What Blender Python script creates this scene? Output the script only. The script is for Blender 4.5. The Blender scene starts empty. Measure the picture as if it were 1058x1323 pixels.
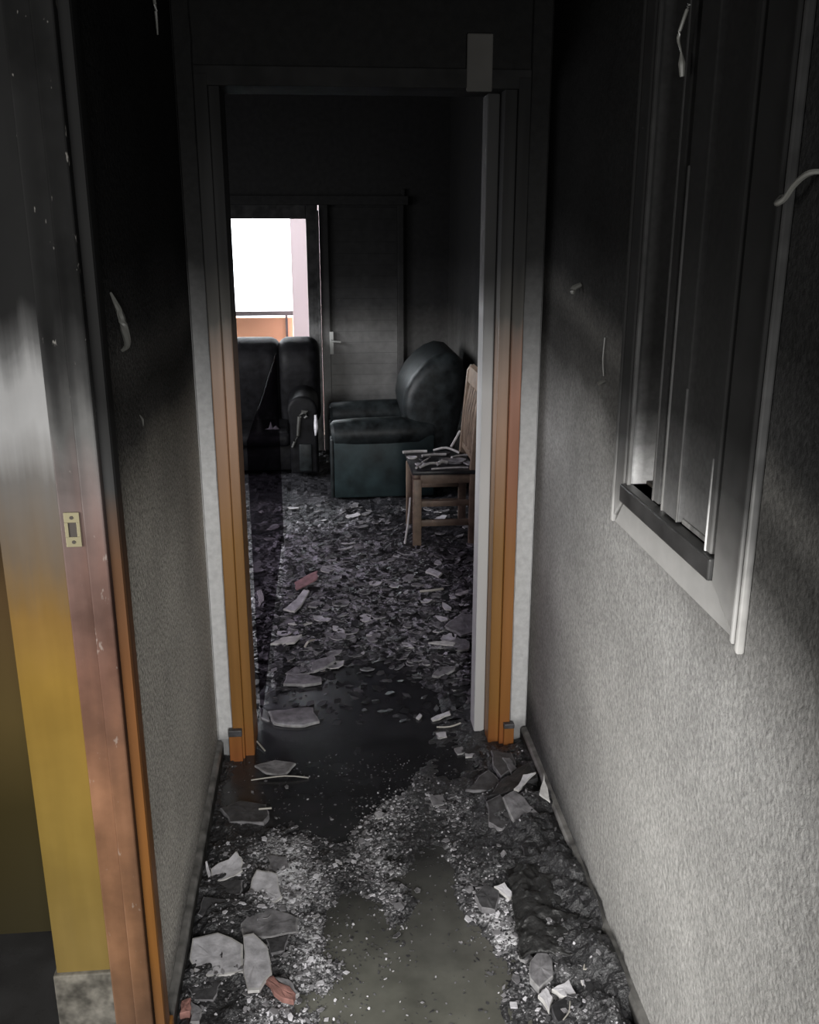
import bpy, bmesh, math, random
from mathutils import Vector, Matrix, noise

# ---------------------------------------------------------------- camera
sc = bpy.context.scene
COL = sc.collection
R = math.radians
EYE, PITCH, YAW, FPX = 1.7, 16.86, 5.3, 1224.0
cd = bpy.data.cameras.new('camera'); cam = bpy.data.objects.new('camera', cd); COL.objects.link(cam)
cam.location = (0, 0, EYE); cam.rotation_euler = (R(90 - PITCH), 0, R(-YAW))
cd.sensor_fit = 'VERTICAL'; cd.sensor_height = 36; cd.lens = FPX / 1323 * 36; cd.clip_start = .02
sc.camera = cam
# ---------------------------------------------------------------- sky, lamps, exposure
wd = bpy.data.worlds.new('overcast_sky'); sc.world = wd; wd.use_nodes = True
wd.node_tree.nodes['Background'].inputs[0].default_value = (.93, .97, 1, 1)
wd.node_tree.nodes['Background'].inputs[1].default_value = 11

def area(name, loc, aim, sx, sy, power, col=(1, 1, 1)):
    l = bpy.data.lights.new(name, 'AREA'); l.shape = 'RECTANGLE'; l.size = sx; l.size_y = sy
    l.energy = power; l.color = col
    o = bpy.data.objects.new(name, l); COL.objects.link(o); o.location = loc
    o.rotation_euler = (Vector(aim) - Vector(loc)).to_track_quat('-Z', 'Y').to_euler(); return o

area('entrance_daylight', (.28, -1.30, 1.40), (.0, 3.0, .8), .6, 1.3, 96, (1, .99, .97))
area('side_room_daylight', (-1.9, .3, 1.4), (.6, 1.6, .6), 1.0, 1.2, 84, (1, .98, .95))
area('living_room_unseen_window_lamp', (-2.45, 5.0, 1.45), (.6, 5.0, .2), 1.6, 1.3, 90, (.97, .97, 1))  # added lamp standing in for an unseen window
area('living_room_side_daylight', (-2.0, 3.25, 1.9), (.5, 5.6, .2), .9, .9, 52, (.97, .97, 1))
vs = sc.view_settings; vs.view_transform = 'Standard'; vs.look = 'None'; vs.gamma = 1; vs.exposure = 0
vs.use_curve_mapping = False
sc.cycles.max_bounces = 6; sc.cycles.transparent_max_bounces = 8
sc.cycles.sample_clamp_indirect = 4; sc.cycles.caustics_reflective = False; sc.cycles.caustics_refractive = False

# ---------------------------------------------------------------- helpers
def ray(px, py):
    a = (px - 529) / FPX; b = (661.5 - py) / FPX; s, c = math.sin, math.cos; t, p = R(PITCH), R(YAW)
    return (s(p)*c(t) + a*c(p) + b*s(p)*s(t), c(p)*c(t) - a*s(p) + b*c(p)*s(t), -s(t) + b*c(t))
def fl(px, py, z=0.0):
    q = ray(px, py); k = (z - EYE) / q[2]; return (q[0]*k, q[1]*k)

def wloc(o):
    v = Vector(o.location)
    while o.parent: o = o.parent; v += o.location
    return v
class MB:
    def __init__(s): s.b = bmesh.new()
    def box(s, x0, x1, y0, y1, z0, z1, bev=0, mi=0, M=None, seg=2):
        b = bmesh.new()
        r = bmesh.ops.create_cube(b, size=1)
        for v in b.verts:
            v.co = Vector(((x0+x1)/2 + v.co.x*(x1-x0), (y0+y1)/2 + v.co.y*(y1-y0), (z0+z1)/2 + v.co.z*(z1-z0)))
        if bev: bmesh.ops.bevel(b, geom=b.edges[:], offset=bev, segments=seg, affect='EDGES', profile=.5)
        s._add(b, mi, M); return s
    def prism(s, pts, axis, a0, a1, bev=0, mi=0, M=None, seg=2):
        """pts: outline in the two other axes; extruded along axis"""
        b = bmesh.new()
        def mk(p, a):
            return {'x': (a, p[0], p[1]), 'y': (p[0], a, p[1]), 'z': (p[0], p[1], a)}[axis]
        lo = [b.verts.new(mk(p, a0)) for p in pts]; hi = [b.verts.new(mk(p, a1)) for p in pts]
        n = len(pts)
        f1 = b.faces.new(lo); f2 = b.faces.new(hi[::-1])
        for i in range(n): b.faces.new((lo[(i+1) % n], lo[i], hi[i], hi[(i+1) % n]))
        bmesh.ops.recalc_face_normals(b, faces=b.faces[:])
        if bev:
            e = [e for f in (f1, f2) for e in f.edges]
            bmesh.ops.bevel(b, geom=e, offset=bev, segments=seg, affect='EDGES', profile=.5)
        s._add(b, mi, M); return s
    def tube(s, pts, rad, n=8, mi=0, M=None):
        b = bmesh.new(); rings = []
        pts = [Vector(p) for p in pts]; up = Vector((.013, .021, 1))
        for i, p in enumerate(pts):
            t = (pts[min(i+1, len(pts)-1)] - pts[max(i-1, 0)]).normalized()
            a = t.cross(up if abs(t.dot(up.normalized())) < .95 else Vector((1, 0, .1))).normalized(); c = t.cross(a)
            rr = rad[i] if isinstance(rad, (list, tuple)) else rad
            rings.append([b.verts.new(p + rr*(math.cos(2*math.pi*k/n)*a + math.sin(2*math.pi*k/n)*c)) for k in range(n)])
        for i in range(len(rings)-1):
            for k in range(n): b.faces.new((rings[i][k], rings[i][(k+1) % n], rings[i+1][(k+1) % n], rings[i+1][k]))
        b.faces.new(rings[0][::-1]); b.faces.new(rings[-1])
        bmesh.ops.recalc_face_normals(b, faces=b.faces[:])
        s._add(b, mi, M); return s
    def _add(s, b, mi, M):
        if M is not None: bmesh.ops.transform(b, matrix=M, verts=b.verts[:])
        for f in b.faces: f.material_index = mi
        me = bpy.data.meshes.new('t'); b.to_mesh(me); b.free(); s.b.from_mesh(me); bpy.data.meshes.remove(me)
    def build(s, name, mats, parent=None, smooth=False, origin=None):
        me = bpy.data.meshes.new(name)
        if origin is None and parent is None:
            c = [v.co for v in s.b.verts]
            origin = Vector(((min(v.x for v in c)+max(v.x for v in c))/2, (min(v.y for v in c)+max(v.y for v in c))/2, min(v.z for v in c)))
        off = Vector(origin) if parent is None else wloc(parent)
        bmesh.ops.translate(s.b, vec=-off, verts=s.b.verts[:])
        s.b.to_mesh(me); s.b.free()
        for m in (mats if isinstance(mats, list) else [mats]): me.materials.append(m)
        if smooth:
            for p in me.polygons: p.use_smooth = True
            try: me.set_sharp_from_angle(angle=R(38))
            except Exception: pass
        o = bpy.data.objects.new(name, me); COL.objects.link(o)
        if parent: o.parent = parent
        else: o.location = off
        return o
def tag(o, label, cat, group=None, kind=None):
    if label: o['label'] = label
    if cat: o['category'] = cat
    if group: o['group'] = group
    if kind: o['kind'] = kind
    return o
def empty(name, loc=(0, 0, 0), label=None, cat=None, group=None, kind=None):
    o = bpy.data.objects.new(name, None); COL.objects.link(o); o.location = loc; o.empty_display_size = .05
    o.matrix_world = Matrix.Translation(loc); return tag(o, label, cat, group, kind)
def struct(o): o['kind'] = 'structure'; return o
def sm(a, b, x):
    t = min(1, max(0, (x-a)/(b-a))); return t*t*(3-2*t)

# ---------------------------------------------------------------- materials
class NT:
    def __init__(s, name):
        s.m = bpy.data.materials.new(name); s.m.use_nodes = True; s.t = s.m.node_tree; s.n = s.t.nodes
        s.bsdf = s.n['Principled BSDF']; s.geo = s.n.new('ShaderNodeNewGeometry')
    def new(s, ty, **k):
        o = s.n.new(ty)
        for a, v in k.items(): setattr(o, a, v)
        return o
    def link(s, a, b): s.t.links.new(a, b)
    def math(s, op, a, b=None, c=None):
        o = s.n.new('ShaderNodeMath'); o.operation = op
        for i, v in enumerate((a, b, c)):
            if v is None: continue
            if isinstance(v, (int, float)): o.inputs[i].default_value = v
            else: s.link(v, o.inputs[i])
        return o.outputs[0]
    def noise(s, scale, detail=3, stretch=None, rough=.55):
        o = s.n.new('ShaderNodeTexNoise'); o.inputs['Scale'].default_value = scale
        o.inputs['Detail'].default_value = detail; o.inputs['Roughness'].default_value = rough
        src = s.geo.outputs['Position']
        if stretch:
            mp = s.n.new('ShaderNodeMapping'); mp.inputs['Scale'].default_value = stretch
            s.link(src, mp.inputs['Vector']); src = mp.outputs[0]
        s.link(src, o.inputs['Vector']); return o.outputs[0]
    def ramp(s, fac, stops, interp='LINEAR'):
        r = s.n.new('ShaderNodeValToRGB'); cr = r.color_ramp; cr.interpolation = interp
        while len(cr.elements) < len(stops): cr.elements.new(.5)
        for e, (p, c) in zip(cr.elements, stops):
            e.position = p; e.color = (c, c, c, 1) if isinstance(c, (int, float)) else (*c, 1)
        s.link(fac, r.inputs[0]); return r.outputs[0]
    def mix(s, fac, a, b, mode='MIX'):
        o = s.n.new('ShaderNodeMix'); o.data_type = 'RGBA'; o.blend_type = mode
        for i, v in ((0, fac), (6, a), (7, b)):
            if isinstance(v, (int, float)): o.inputs[i].default_value = v if i == 0 else (v, v, v, 1)
            elif isinstance(v, tuple): o.inputs[i].default_value = (*v, 1)
            else: s.link(v, o.inputs[i])
        return o.outputs[2]
    def bump(s, h, strength=.5, dist=.01):
        b = s.n.new('ShaderNodeBump'); b.inputs['Strength'].default_value = strength; b.inputs['Distance'].default_value = dist
        s.link(h, b.inputs['Height']); s.link(b.outputs[0], s.bsdf.inputs['Normal'])

def g(v, w=.0): return (v*(1+w*.5), v, v*(1-w))
def soot(name, stops, amp=.06, nscale=2.2, grain=0, gscale=90, stretch=None, bump=0, bscale=70, bdist=.006, rough=.7,
         slope=0, spec=.4, patch=0, patch_scale=1.7, top=2.6, streak=None, srough=None, speck=0, y_dim=None):
    """a surface whose own colour goes, by height, from clean to smoke-blackened; optional darkening along Y paints light falloff"""
    t = NT(name)
    sep = t.new('ShaderNodeSeparateXYZ'); t.link(t.geo.outputs['Position'], sep.inputs[0])
    n1 = t.noise(nscale, 4); n2 = t.noise(nscale*9, 3)
    z = t.math('MULTIPLY_ADD', t.math('SUBTRACT', n1, .5), amp*2.6, sep.outputs[2])
    z = t.math('MULTIPLY_ADD', t.math('SUBTRACT', n2, .5), amp*.45, z)
    if streak: z = t.math('MULTIPLY_ADD', t.math('SUBTRACT', t.noise(streak[0], 3, (1, 1, .04)), .5), streak[1], z)
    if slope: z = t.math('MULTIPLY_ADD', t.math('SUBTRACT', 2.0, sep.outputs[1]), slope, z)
    f = t.math('DIVIDE', z, top)
    col = t.ramp(f, [(p/top, c) for p, c in stops])
    if patch:
        pn = t.ramp(t.noise(patch_scale, 5), [(.35, 1-patch), (.62, 1.0)])
        col = t.mix(1, col, pn, 'MULTIPLY')
    if grain:
        g = t.ramp(t.noise(gscale, 2, stretch), [(.3, 1-grain), (.7, 1+grain*.6)])
        col = t.mix(1, col, g, 'MULTIPLY')
    if y_dim: col = t.mix(1, col, t.ramp(t.math('DIVIDE', t.math('MULTIPLY_ADD', n1, .5, sep.outputs[1]), 4), [(y_dim[0]/4, 1), (y_dim[1]/4, y_dim[2])]), 'MULTIPLY')  # darkens with Y: light falloff painted into the colour
    if speck: col = t.mix(t.math('MULTIPLY', t.ramp(t.noise(speck, 3, (1, 1, .45), .65), [(.66, 0), (.72, 1)]), .25), col, (.36, .34, .31))
    t.link(col, t.bsdf.inputs['Base Color'])
    if srough: t.link(t.ramp(f, [(p/top, c) for p, c in srough]), t.bsdf.inputs['Roughness'])
    else: t.link(t.ramp(col, [(.012, max(.88, rough)), (.07, rough)]), t.bsdf.inputs['Roughness'])
    t.link(t.math('MULTIPLY', t.ramp(col, [(.006, .05), (.04, .25), (.16, 1)]), spec), t.bsdf.inputs['Specular IOR Level'])
    if bump: t.bump(t.noise(bscale, 4, stretch if stretch else None, .6), bump, bdist)
    return t.m

K = .010   # soot albedo
M = {}
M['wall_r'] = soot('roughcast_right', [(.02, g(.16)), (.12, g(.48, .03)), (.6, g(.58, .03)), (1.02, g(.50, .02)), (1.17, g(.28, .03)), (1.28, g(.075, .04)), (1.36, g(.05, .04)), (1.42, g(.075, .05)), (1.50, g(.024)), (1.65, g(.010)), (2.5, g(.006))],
    amp=.05, grain=.28, gscale=110, bump=.6, bscale=95, bdist=.010, rough=.9, slope=.15, spec=.2, patch=.28, y_dim=(1.7, 3.0, .52))  # last ramp paints the light dimming towards the door
M['wall_l'] = soot('roughcast_left', [(.02, g(.14)), (.15, g(.50, .09)), (.8, g(.46, .10)), (1.08, g(.32, .11)), (1.22, g(.16, .12)), (1.30, g(.045, .05)), (1.37, g(.028, .05)), (1.45, g(.042, .05)), (1.52, g(.02)), (1.65, g(.009)), (2.5, g(.005))],
    amp=.05, grain=.5, gscale=120, bump=.7, bscale=100, bdist=.010, rough=.9, spec=.2, patch=.35)
M['plaster_nib'] = soot('white_plaster_edge', [(.0, g(.25)), (.08, g(.30)), (.12, g(.62)), (.9, g(.60)), (1.15, g(.42)), (1.3, g(.22)), (1.42, g(.10)), (1.6, g(.018)), (2.0, g(.008)), (2.5, g(.005))],
    amp=.04, grain=.12, gscale=50, bump=.6, bscale=28, bdist=.01, rough=.85, spec=.2, streak=(14, .1))
OR = (.28, .132, .032); ORD = (.33, .13, .03)
M['wood'] = soot('varnished_pine', [(0, (.30, .11, .03)), (.15, OR), (.75, (.27, .135, .036)), (.92, (.28, .15, .07)), (1.12, (.31, .18, .11)), (1.27, (.24, .15, .10)), (1.44, g(.055, .1)), (1.6, g(.022)), (2.0, g(.009)), (2.5, g(.005))],
    amp=.02, grain=.22, gscale=22, stretch=(1, 1, .06), bump=.15, bscale=24, bdist=.003, rough=.42, spec=.5, streak=(30, .10))
M['wood_red'] = soot('redder_pine_edge', [(0, (.30, .10, .03)), (.15, (.30, .125, .03)), (.7, (.30, .13, .035)), (.95, (.30, .12, .06)), (1.2, (.28, .12, .07)), (1.34, (.16, .09, .06)), (1.44, g(.05, .1)), (1.6, g(.02)), (2.0, g(.009)), (2.5, g(.005))],
    amp=.02, grain=.22, gscale=22, stretch=(1, 1, .06), rough=.42, spec=.5, streak=(30, .10))
M['wood_l'] = soot('scorched_pine', [(0, (.13, .08, .055)), (.3, (.19, .098, .052)), (.7, (.18, .09, .05)), (.95, (.15, .075, .052)), (1.12, (.145, .085, .07)), (1.26, (.12, .095, .09)), (1.36, g(.085, .02)), (1.45, g(.03)), (1.55, g(.009)), (2.4, g(.006))],
    amp=.05, grain=.4, gscale=16, stretch=(1, 1, .09), bump=.25, bscale=30, bdist=.004, rough=.4, spec=.5, patch=.45, patch_scale=6, streak=(22, .22), speck=55)
M['wood_case'] = soot('scorched_casing', [(0, (.20, .10, .05)), (.3, (.20, .085, .02)), (.9, (.15, .06, .018)), (1.15, (.08, .04, .02)), (1.27, g(.028)), (1.42, g(.009)), (2.4, g(.005))],
    amp=.05, grain=.4, gscale=16, stretch=(1, 1, .09), rough=.42, spec=.5)
M['yellow'] = soot('yellow_gloss_paint', [(.30, (.14, .098, .03)), (.55, (.155, .104, .024)), (.90, (.155, .094, .018)), (1.04, (.13, .075, .02)), (1.14, (.085, .062, .04)), (1.26, (.085, .08, .075)), (1.36, g(.18)), (1.43, g(.16)), (1.49, g(.045)), (1.56, g(.008)), (2.5, g(.006))],
    amp=.05, grain=.08, gscale=30, stretch=(1, 1, .1), bump=.1, bscale=35, bdist=.002, rough=.33, spec=.5, patch=.15, patch_scale=6, streak=(28, .14))  # grey band at mid height is a highlight painted into the colour
M['yellow_shaded'] = soot('side_room_paint_shaded', [(.0, (.03, .025, .012)), (.35, (.03, .023, .008)), (.6, (.055, .038, .012)), (.9, (.05, .030, .012)), (1.1, (.015, .011, .008)), (1.35, g(.02)), (2.5, g(.006))], amp=.08, rough=.6)  # same yellow paint, with the shade of the room put into the colour
M['black'] = soot('soot_black', [(0, g(.02)), (1, g(.016)), (2.5, g(.007))], rough=.9, spec=.2, grain=.3, gscale=12)
M['skirt'] = soot('dark_skirting', [(0, g(.03, .05)), (.055, g(.05, .05)), (.066, g(.20, .05)), (.3, g(.20, .05))], amp=.004, grain=.45, gscale=26, rough=.45, spec=.5, patch=.3, patch_scale=7, top=.3)
M['dado'] = soot('marbled_skirting_tile', [(0, g(.12, .1)), (.25, g(.14, .15)), (.3, g(.14, .1))], amp=.01, grain=.5, gscale=38, rough=.3, patch=.5, patch_scale=24, top=.3)
M['trim'] = soot('white_window_paint', [(1.0, g(.40, .03)), (1.1, g(.36, .02)), (1.19, g(.13, .02)), (1.28, g(.032)), (1.38, g(.012)), (1.7, g(.006)), (2.4, g(.004))], amp=.03, grain=.12, gscale=18, rough=.42, spec=.6, bump=.12, bscale=40, bdist=.002)
M['trim_light'] = soot('pale_bead_paint', [(1.0, g(.5, .04)), (1.1, g(.36, .03)), (1.2, g(.14, .02)), (1.32, g(.04)), (1.6, g(.016)), (2.0, g(.010)), (2.4, g(.006))], amp=.04, grain=.25, gscale=18, rough=.35, spec=.6, streak=(40, .25))  # paler than the flat trim, darker with height
M['reveal'] = soot('window_reveal_paint', [(1.1, g(.8)), (1.19, g(.72)), (1.26, g(.16)), (1.33, g(.035)), (1.45, g(.014)), (2.4, g(.01))], amp=.02, grain=.15, rough=.5)
M['leafp'] = soot('window_leaf_paint', [(1.1, g(.5)), (1.17, g(.17)), (1.25, g(.055)), (1.36, g(.014)), (1.7, g(.006)), (2.4, g(.004))], amp=.02, grain=.15, rough=.42, spec=.6)
M['apron'] = soot('apron_paint', [(1.0, g(.46, .02)), (1.08, g(.44, .02)), (1.13, g(.34, .02)), (1.2, g(.2))], amp=.02, grain=.08, gscale=20, rough=.5)
M['far_wall'] = soot('living_room_plaster', [(0, g(.12)), (.4, g(.13)), (.85, g(.085, .04)), (1.0, g(.045, .05)), (1.15, g(.018)), (1.5, g(.008)), (2.5, g(.006))], amp=.06, grain=.15, gscale=30, rough=.85, streak=(5, .2), spec=.2)
M['shutter'] = soot('balcony_shutter', [(0, g(.22)), (.5, g(.22, .02)), (.85, g(.15, .03)), (1.0, g(.06, .04)), (1.12, g(.025)), (1.35, g(.010)), (1.7, g(.007)), (2.5, g(.006))], amp=.05, grain=.15, gscale=20, rough=.5, streak=(6, .12))
M['dframe'] = soot('balcony_frame_paint', [(0, g(.15)), (.9, g(.10)), (1.05, g(.04)), (1.25, g(.014)), (1.7, g(.010)), (2.5, g(.006))], amp=.08, grain=.4, gscale=18, rough=.35, spec=.6, streak=(20, .3))
M['plate'] = soot('pale_plate', [(0, g(.034, .06)), (2.5, g(.034, .06))], grain=.12, gscale=9, rough=.7)

def simple(name, c, rough=.6, metal=0, spec=.5, nsc=0, namt=.3, bump=0, bsc=40, bd=.004, coat=0):
    t = NT(name); b = t.bsdf
    if nsc:
        r = t.ramp(t.noise(nsc, 4), [(.3, tuple(v*(1-namt) for v in c)), (.7, tuple(min(1, v*(1+namt)) for v in c))]); t.link(r, b.inputs['Base Color'])
    else: b.inputs['Base Color'].default_value = (*c, 1)
    b.inputs['Roughness'].default_value = rough; b.inputs['Metallic'].default_value = metal
    b.inputs['Specular IOR Level'].default_value = spec; b.inputs['Coat Weight'].default_value = coat
    if bump: t.bump(t.noise(bsc, 4), bump, bd)
    return t.m
M['sill'] = simple('sooted_sill', (.045, .045, .045), .35, nsc=12, namt=.5)
M['sofa'] = simple('sooty_black_leather', (.007, .007, .008), .5, spec=.12, nsc=18, namt=.5, bump=.3, bsc=26, bd=.006)
M['teal'] = simple('sooty_green_leather', (.014, .024, .026), .5, spec=.25, nsc=7, namt=.55, bump=.2, bsc=40, bd=.003)
M['teal_top'] = simple('sooty_green_leather_worn', (.013, .016, .017), .45, spec=.22, nsc=14, namt=.8, bump=.3, bsc=30, bd=.004)
M['trimwood'] = simple('grey_armrest_trim', (.05, .05, .046), .5, nsc=14)
M['chairwood'] = simple('beech_chair_wood', (.20, .145, .105), .5, nsc=14, namt=.35)
M['chairdark'] = simple('burnt_underside_wood', (.10, .05, .028), .6, nsc=18, namt=.5)
M['white_edge'] = simple('broken_plaster', (.52, .51, .50), .8, nsc=40, namt=.25)
M['flake_pale'] = simple('ash_pale_plaster', (.57, .56, .59), .7, nsc=34, namt=.3, bump=.4, bsc=60)
M['flake_grey'] = simple('ash_grey_plaster', (.20, .195, .205), .65, nsc=34, namt=.45, bump=.4, bsc=60)
M['flake_rim'] = simple('ash_rim_plaster', (.30, .295, .30), .7, nsc=34, namt=.4)
M['flake_dark'] = simple('ash_dark_plaster', (.065, .064, .068), .5, nsc=40, namt=.5, bump=.4, bsc=60)
M['flake_black'] = simple('charred_plaster', (.022, .022, .024), .4, nsc=26, namt=.5, bump=.6, bsc=50)
M['brick'] = simple('brick_clay', (.27, .135, .115), .8, nsc=40, namt=.4)
M['pink'] = simple('pink_plaster', (.42, .24, .25), .8, nsc=30, namt=.3)  # pinkish plaster colour
M['char'] = simple('charred_cloth', (.02, .02, .02), .42, nsc=22, namt=.5, bump=.8, bsc=34, bd=.01)
M['wire'] = simple('pale_wire', (.42, .40, .36), .5)
M['soot_wire'] = simple('sooted_wire', (.05, .05, .046), .4)
M['brass'] = simple('tarnished_strike_metal', (.20, .18, .11), .4, metal=.4)
M['dark_hole'] = simple('dark_hole', (.02, .015, .01), .7)
M['white_stop'] = soot('white_door_stop', [(0, g(.55)), (.9, g(.56)), (1.2, g(.45)), (1.3, g(.24)), (1.42, g(.09)), (1.55, g(.028)), (2.5, g(.01))], amp=.03, rough=.5, grain=.1, gscale=12, stretch=(1, 1, .1))
M['orange'] = simple('orange_parapet', (.80, .42, .26), .8)
M['pinkwall'] = simple('pink_outer_wall', (.92, .74, .76), .8)
M['railm'] = simple('grey_rail', (.12, .10, .10), .5)
M['facade'] = simple('white_facade', (.9, .9, .9), .8)
def glass(name, tint, gl):
    t = NT(name); t.n.remove(t.bsdf); out = t.n['Material Output']
    a = t.new('ShaderNodeBsdfTransparent'); a.inputs[0].default_value = (*tint, 1)
    b = t.new('ShaderNodeBsdfGlossy'); b.inputs['Roughness'].default_value = .04; b.inputs[0].default_value = (.9, .9, .9, 1)
    fr = t.new('ShaderNodeFresnel'); fr.inputs[0].default_value = 1.35
    mx = t.new('ShaderNodeMixShader'); t.link(t.math('MULTIPLY', fr.outputs[0], gl*.6), mx.inputs[0]); t.link(a.outputs[0], mx.inputs[1]); t.link(b.outputs[0], mx.inputs[2])
    t.link(mx.outputs[0], out.inputs[0]); return t.m
M['glass'] = glass('clear_pane', (.95, .96, .97), .7)
M['smoked'] = glass('added_dark_pane', (.47, .44, .48), .02)  # dark tint of the added screen

# water
t = NT('murky_water'); sep = t.new('ShaderNodeSeparateXYZ'); t.link(t.geo.outputs['Position'], sep.inputs[0])
yy = t.math('MULTIPLY_ADD', t.noise(3, 3), .5, sep.outputs[1])
col = t.ramp(t.math('DIVIDE', yy, 5), [(.34, (.15, .15, .125)), (.44, (.11, .11, .098)), (.52, (.038, .038, .04)), (.58, (.028, .028, .031))])
col = t.mix(1, col, t.ramp(t.noise(9, 5), [(.3, .65), (.7, 1.15)]), 'MULTIPLY')
t.link(col, t.bsdf.inputs['Base Color']); t.bsdf.inputs['Roughness'].default_value = .24
t.bsdf.inputs['Specular IOR Level'].default_value = .5; t.bump(t.noise(14, 3), .06, .01)
M['water'] = t.m
# ash layers (tone painted per vertex: amount of pale ash lying there)
def ash_mat(name, lo, hi, sc1, sc2):
    t = NT(name); at = t.new('ShaderNodeAttribute'); at.attribute_name = 'ash'
    n = t.noise(sc1, 3, rough=.7); n2 = t.noise(sc2, 4, rough=.6)
    f = t.math('MULTIPLY_ADD', t.math('SUBTRACT', n, .5), 2.4, at.outputs['Fac'])
    f = t.math('MULTIPLY_ADD', t.math('SUBTRACT', n2, .5), 1.5, f)
    c = t.ramp(f, [(.25, lo), (.55, tuple(a*.6+b*.12 for a, b in zip(lo, hi))), (.78, tuple(b*.34 for b in hi)), (1.0, hi)])
    t.link(c, t.bsdf.inputs['Base Color'])
    t.link(t.ramp(f, [(.3, .32), (.8, .75)]), t.bsdf.inputs['Roughness'])
    t.bump(n, .7, .008); return t.m
M['ash'] = ash_mat('ash_and_char', (.030, .030, .032), (.62, .62, .64), 120, 26)
M['ash_far'] = ash_mat('ash_and_char_far', (.030, .030, .034), (.46, .45, .49), 70, 13)

# ---------------------------------------------------------------- room shell
XL, XR, YD, YD2, HC = -.374, .66, 2.83, 2.99, 2.62
struct(MB().box(-3.2, 2.2, -1.6, 7.9, -.2, 0).build('floor', simple('wet_dark_floor', (.02, .02, .021), .25, nsc=8)))
struct(MB().box(-3.2, 2.2, -1.6, 7.9, HC, HC+.15).build('ceiling', M['black']))
m = MB(); m.box(-.565, XL, 1.665, YD, 0, HC); m.box(-.565, XL, -1.5, .70, 0, HC); m.box(-.565, XL, .70, 1.665, 2.16, HC)
struct(m.build('wall_left', M['wall_l']))
m = MB(); WY0, WY1, WZ0, WZ1 = 1.44, 1.93, 1.165, 2.28
m.box(XR, .9, -1.5, WY0, 0, HC); m.box(XR, .9, WY1, YD, 0, HC); m.box(XR, .9, WY0, WY1, 0, WZ0); m.box(XR, .9, WY0, WY1, WZ1, HC)
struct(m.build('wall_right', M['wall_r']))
# wall with the doorway: nibs either side + lintel
m = MB(); m.box(-2.9, -.322, YD, YD2, 0, HC); m.box(.607, 1.3, YD, YD2, 0, HC); m.box(-.322, .607, YD, YD2, 2.10, HC)
struct(m.build('wall_doorway', M['plaster_nib']))
struct(MB().box(-.56, .9, -1.55, -1.45, 0, HC).build('wall_back', M['wall_l']))
# side room behind the left doorway
m = MB(); m.box(-2.9, -.565, 2.05, 2.83, 0, HC); m.box(-3.0, -2.9, -1.5, 2.83, 0, HC); m.box(-2.9, -.565, -1.55, -1.45, 0, HC)
struct(m.build('wall_side_room', M['yellow_shaded']))
# living room
struct(MB().box(.975, 1.2, YD2, 7.9, 0, HC).build('wall_living_right', M['far_wall']))
struct(MB().box(-2.9, -2.75, YD2, 7.9, 0, HC).build('wall_living_left', M['far_wall']))
FY = 7.3
m = MB(); m.box(-2.9, -.95, FY, FY+.2, 0, HC); m.box(.63, 1.2, FY, FY+.2, 0, HC); m.box(-.95, .63, FY, FY+.2, 1.86, HC)
struct(m.build('wall_far', M['far_wall']))

# ---------------------------------------------------------------- left doorway reveal (yellow end of wall, tile, wooden frame)
dr = empty('door_1', (-.45, 1.62, 0), kind='structure')
MB().box(-.566, -.452, 1.625, 1.668, .25, 2.16).build('yellow_reveal', M['yellow'], dr)
MB().box(-.572, -.45, 1.615, 1.668, 0, .25, .003).build('skirting_tile', M['dado'], dr)
m = MB(); m.box(-.455, -.412, 1.60, 1.667, 0, 2.16, .003); m.build('jamb', M['wood_l'], dr)
MB().box(-.4115, -.377, 1.585, 1.667, 0, 2.16, .003).build('door_stop', M['wood_l'], dr)
MB().box(-.455, -.377, .70, .765, 0, 2.16, .003).build('jamb', M['wood_l'], dr)
MB().box(-.455, -.377, .765, 1.60, 2.10, 2.16, .003).build('door_head', M['wood_l'], dr)
cs = MB(); cs.prism([(-.3735, 1.593), (-.356, 1.593), (-.354, 1.600), (-.358, 1.655), (-.364, 1.664), (-.3735, 1.664)], 'z', .085, 2.2)
cs.build('casing', M['wood_case'], dr)
MB().box(-.3735, -.352, 1.588, 1.668, 0, .085, .004).build('plinth_block', M['wood'], dr)
MB().prism([(-.3735, 1.62-.93), (-.356, 1.62-.93), (-.356, .765), (-.3735, .772)], 'z', 0, 2.2).build('casing', M['wood_case'], dr)
m = MB(); sx, sz = -.4335, 1.198   # plate as a frame round its latch hole
for a in ((sx-.013, sx+.013, sz+.013, sz+.031), (sx-.013, sx+.013, sz-.031, sz-.013), (sx-.013, sx-.007, sz-.013, sz+.013), (sx+.007, sx+.013, sz-.013, sz+.013)):
    m.box(a[0], a[1], 1.5965, 1.6005, a[2], a[3], .0006)
s_ = m.build('strike_plate', M['brass'], dr); s_['label'] = 'tarnished brass strike plate with a square latch hole'
h_ = MB().box(sx-.0075, sx+.0075, 1.5985, 1.6008, sz-.0135, sz+.0135).build('latch_hole', M['dark_hole'], s_)
for dz in (.022, -.022):
    c = MB(); c.tube([(sx, 1.5955, sz+dz), (sx, 1.5975, sz+dz)], .0032, 12); c.build('screw', M['dark_hole'], s_)

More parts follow.
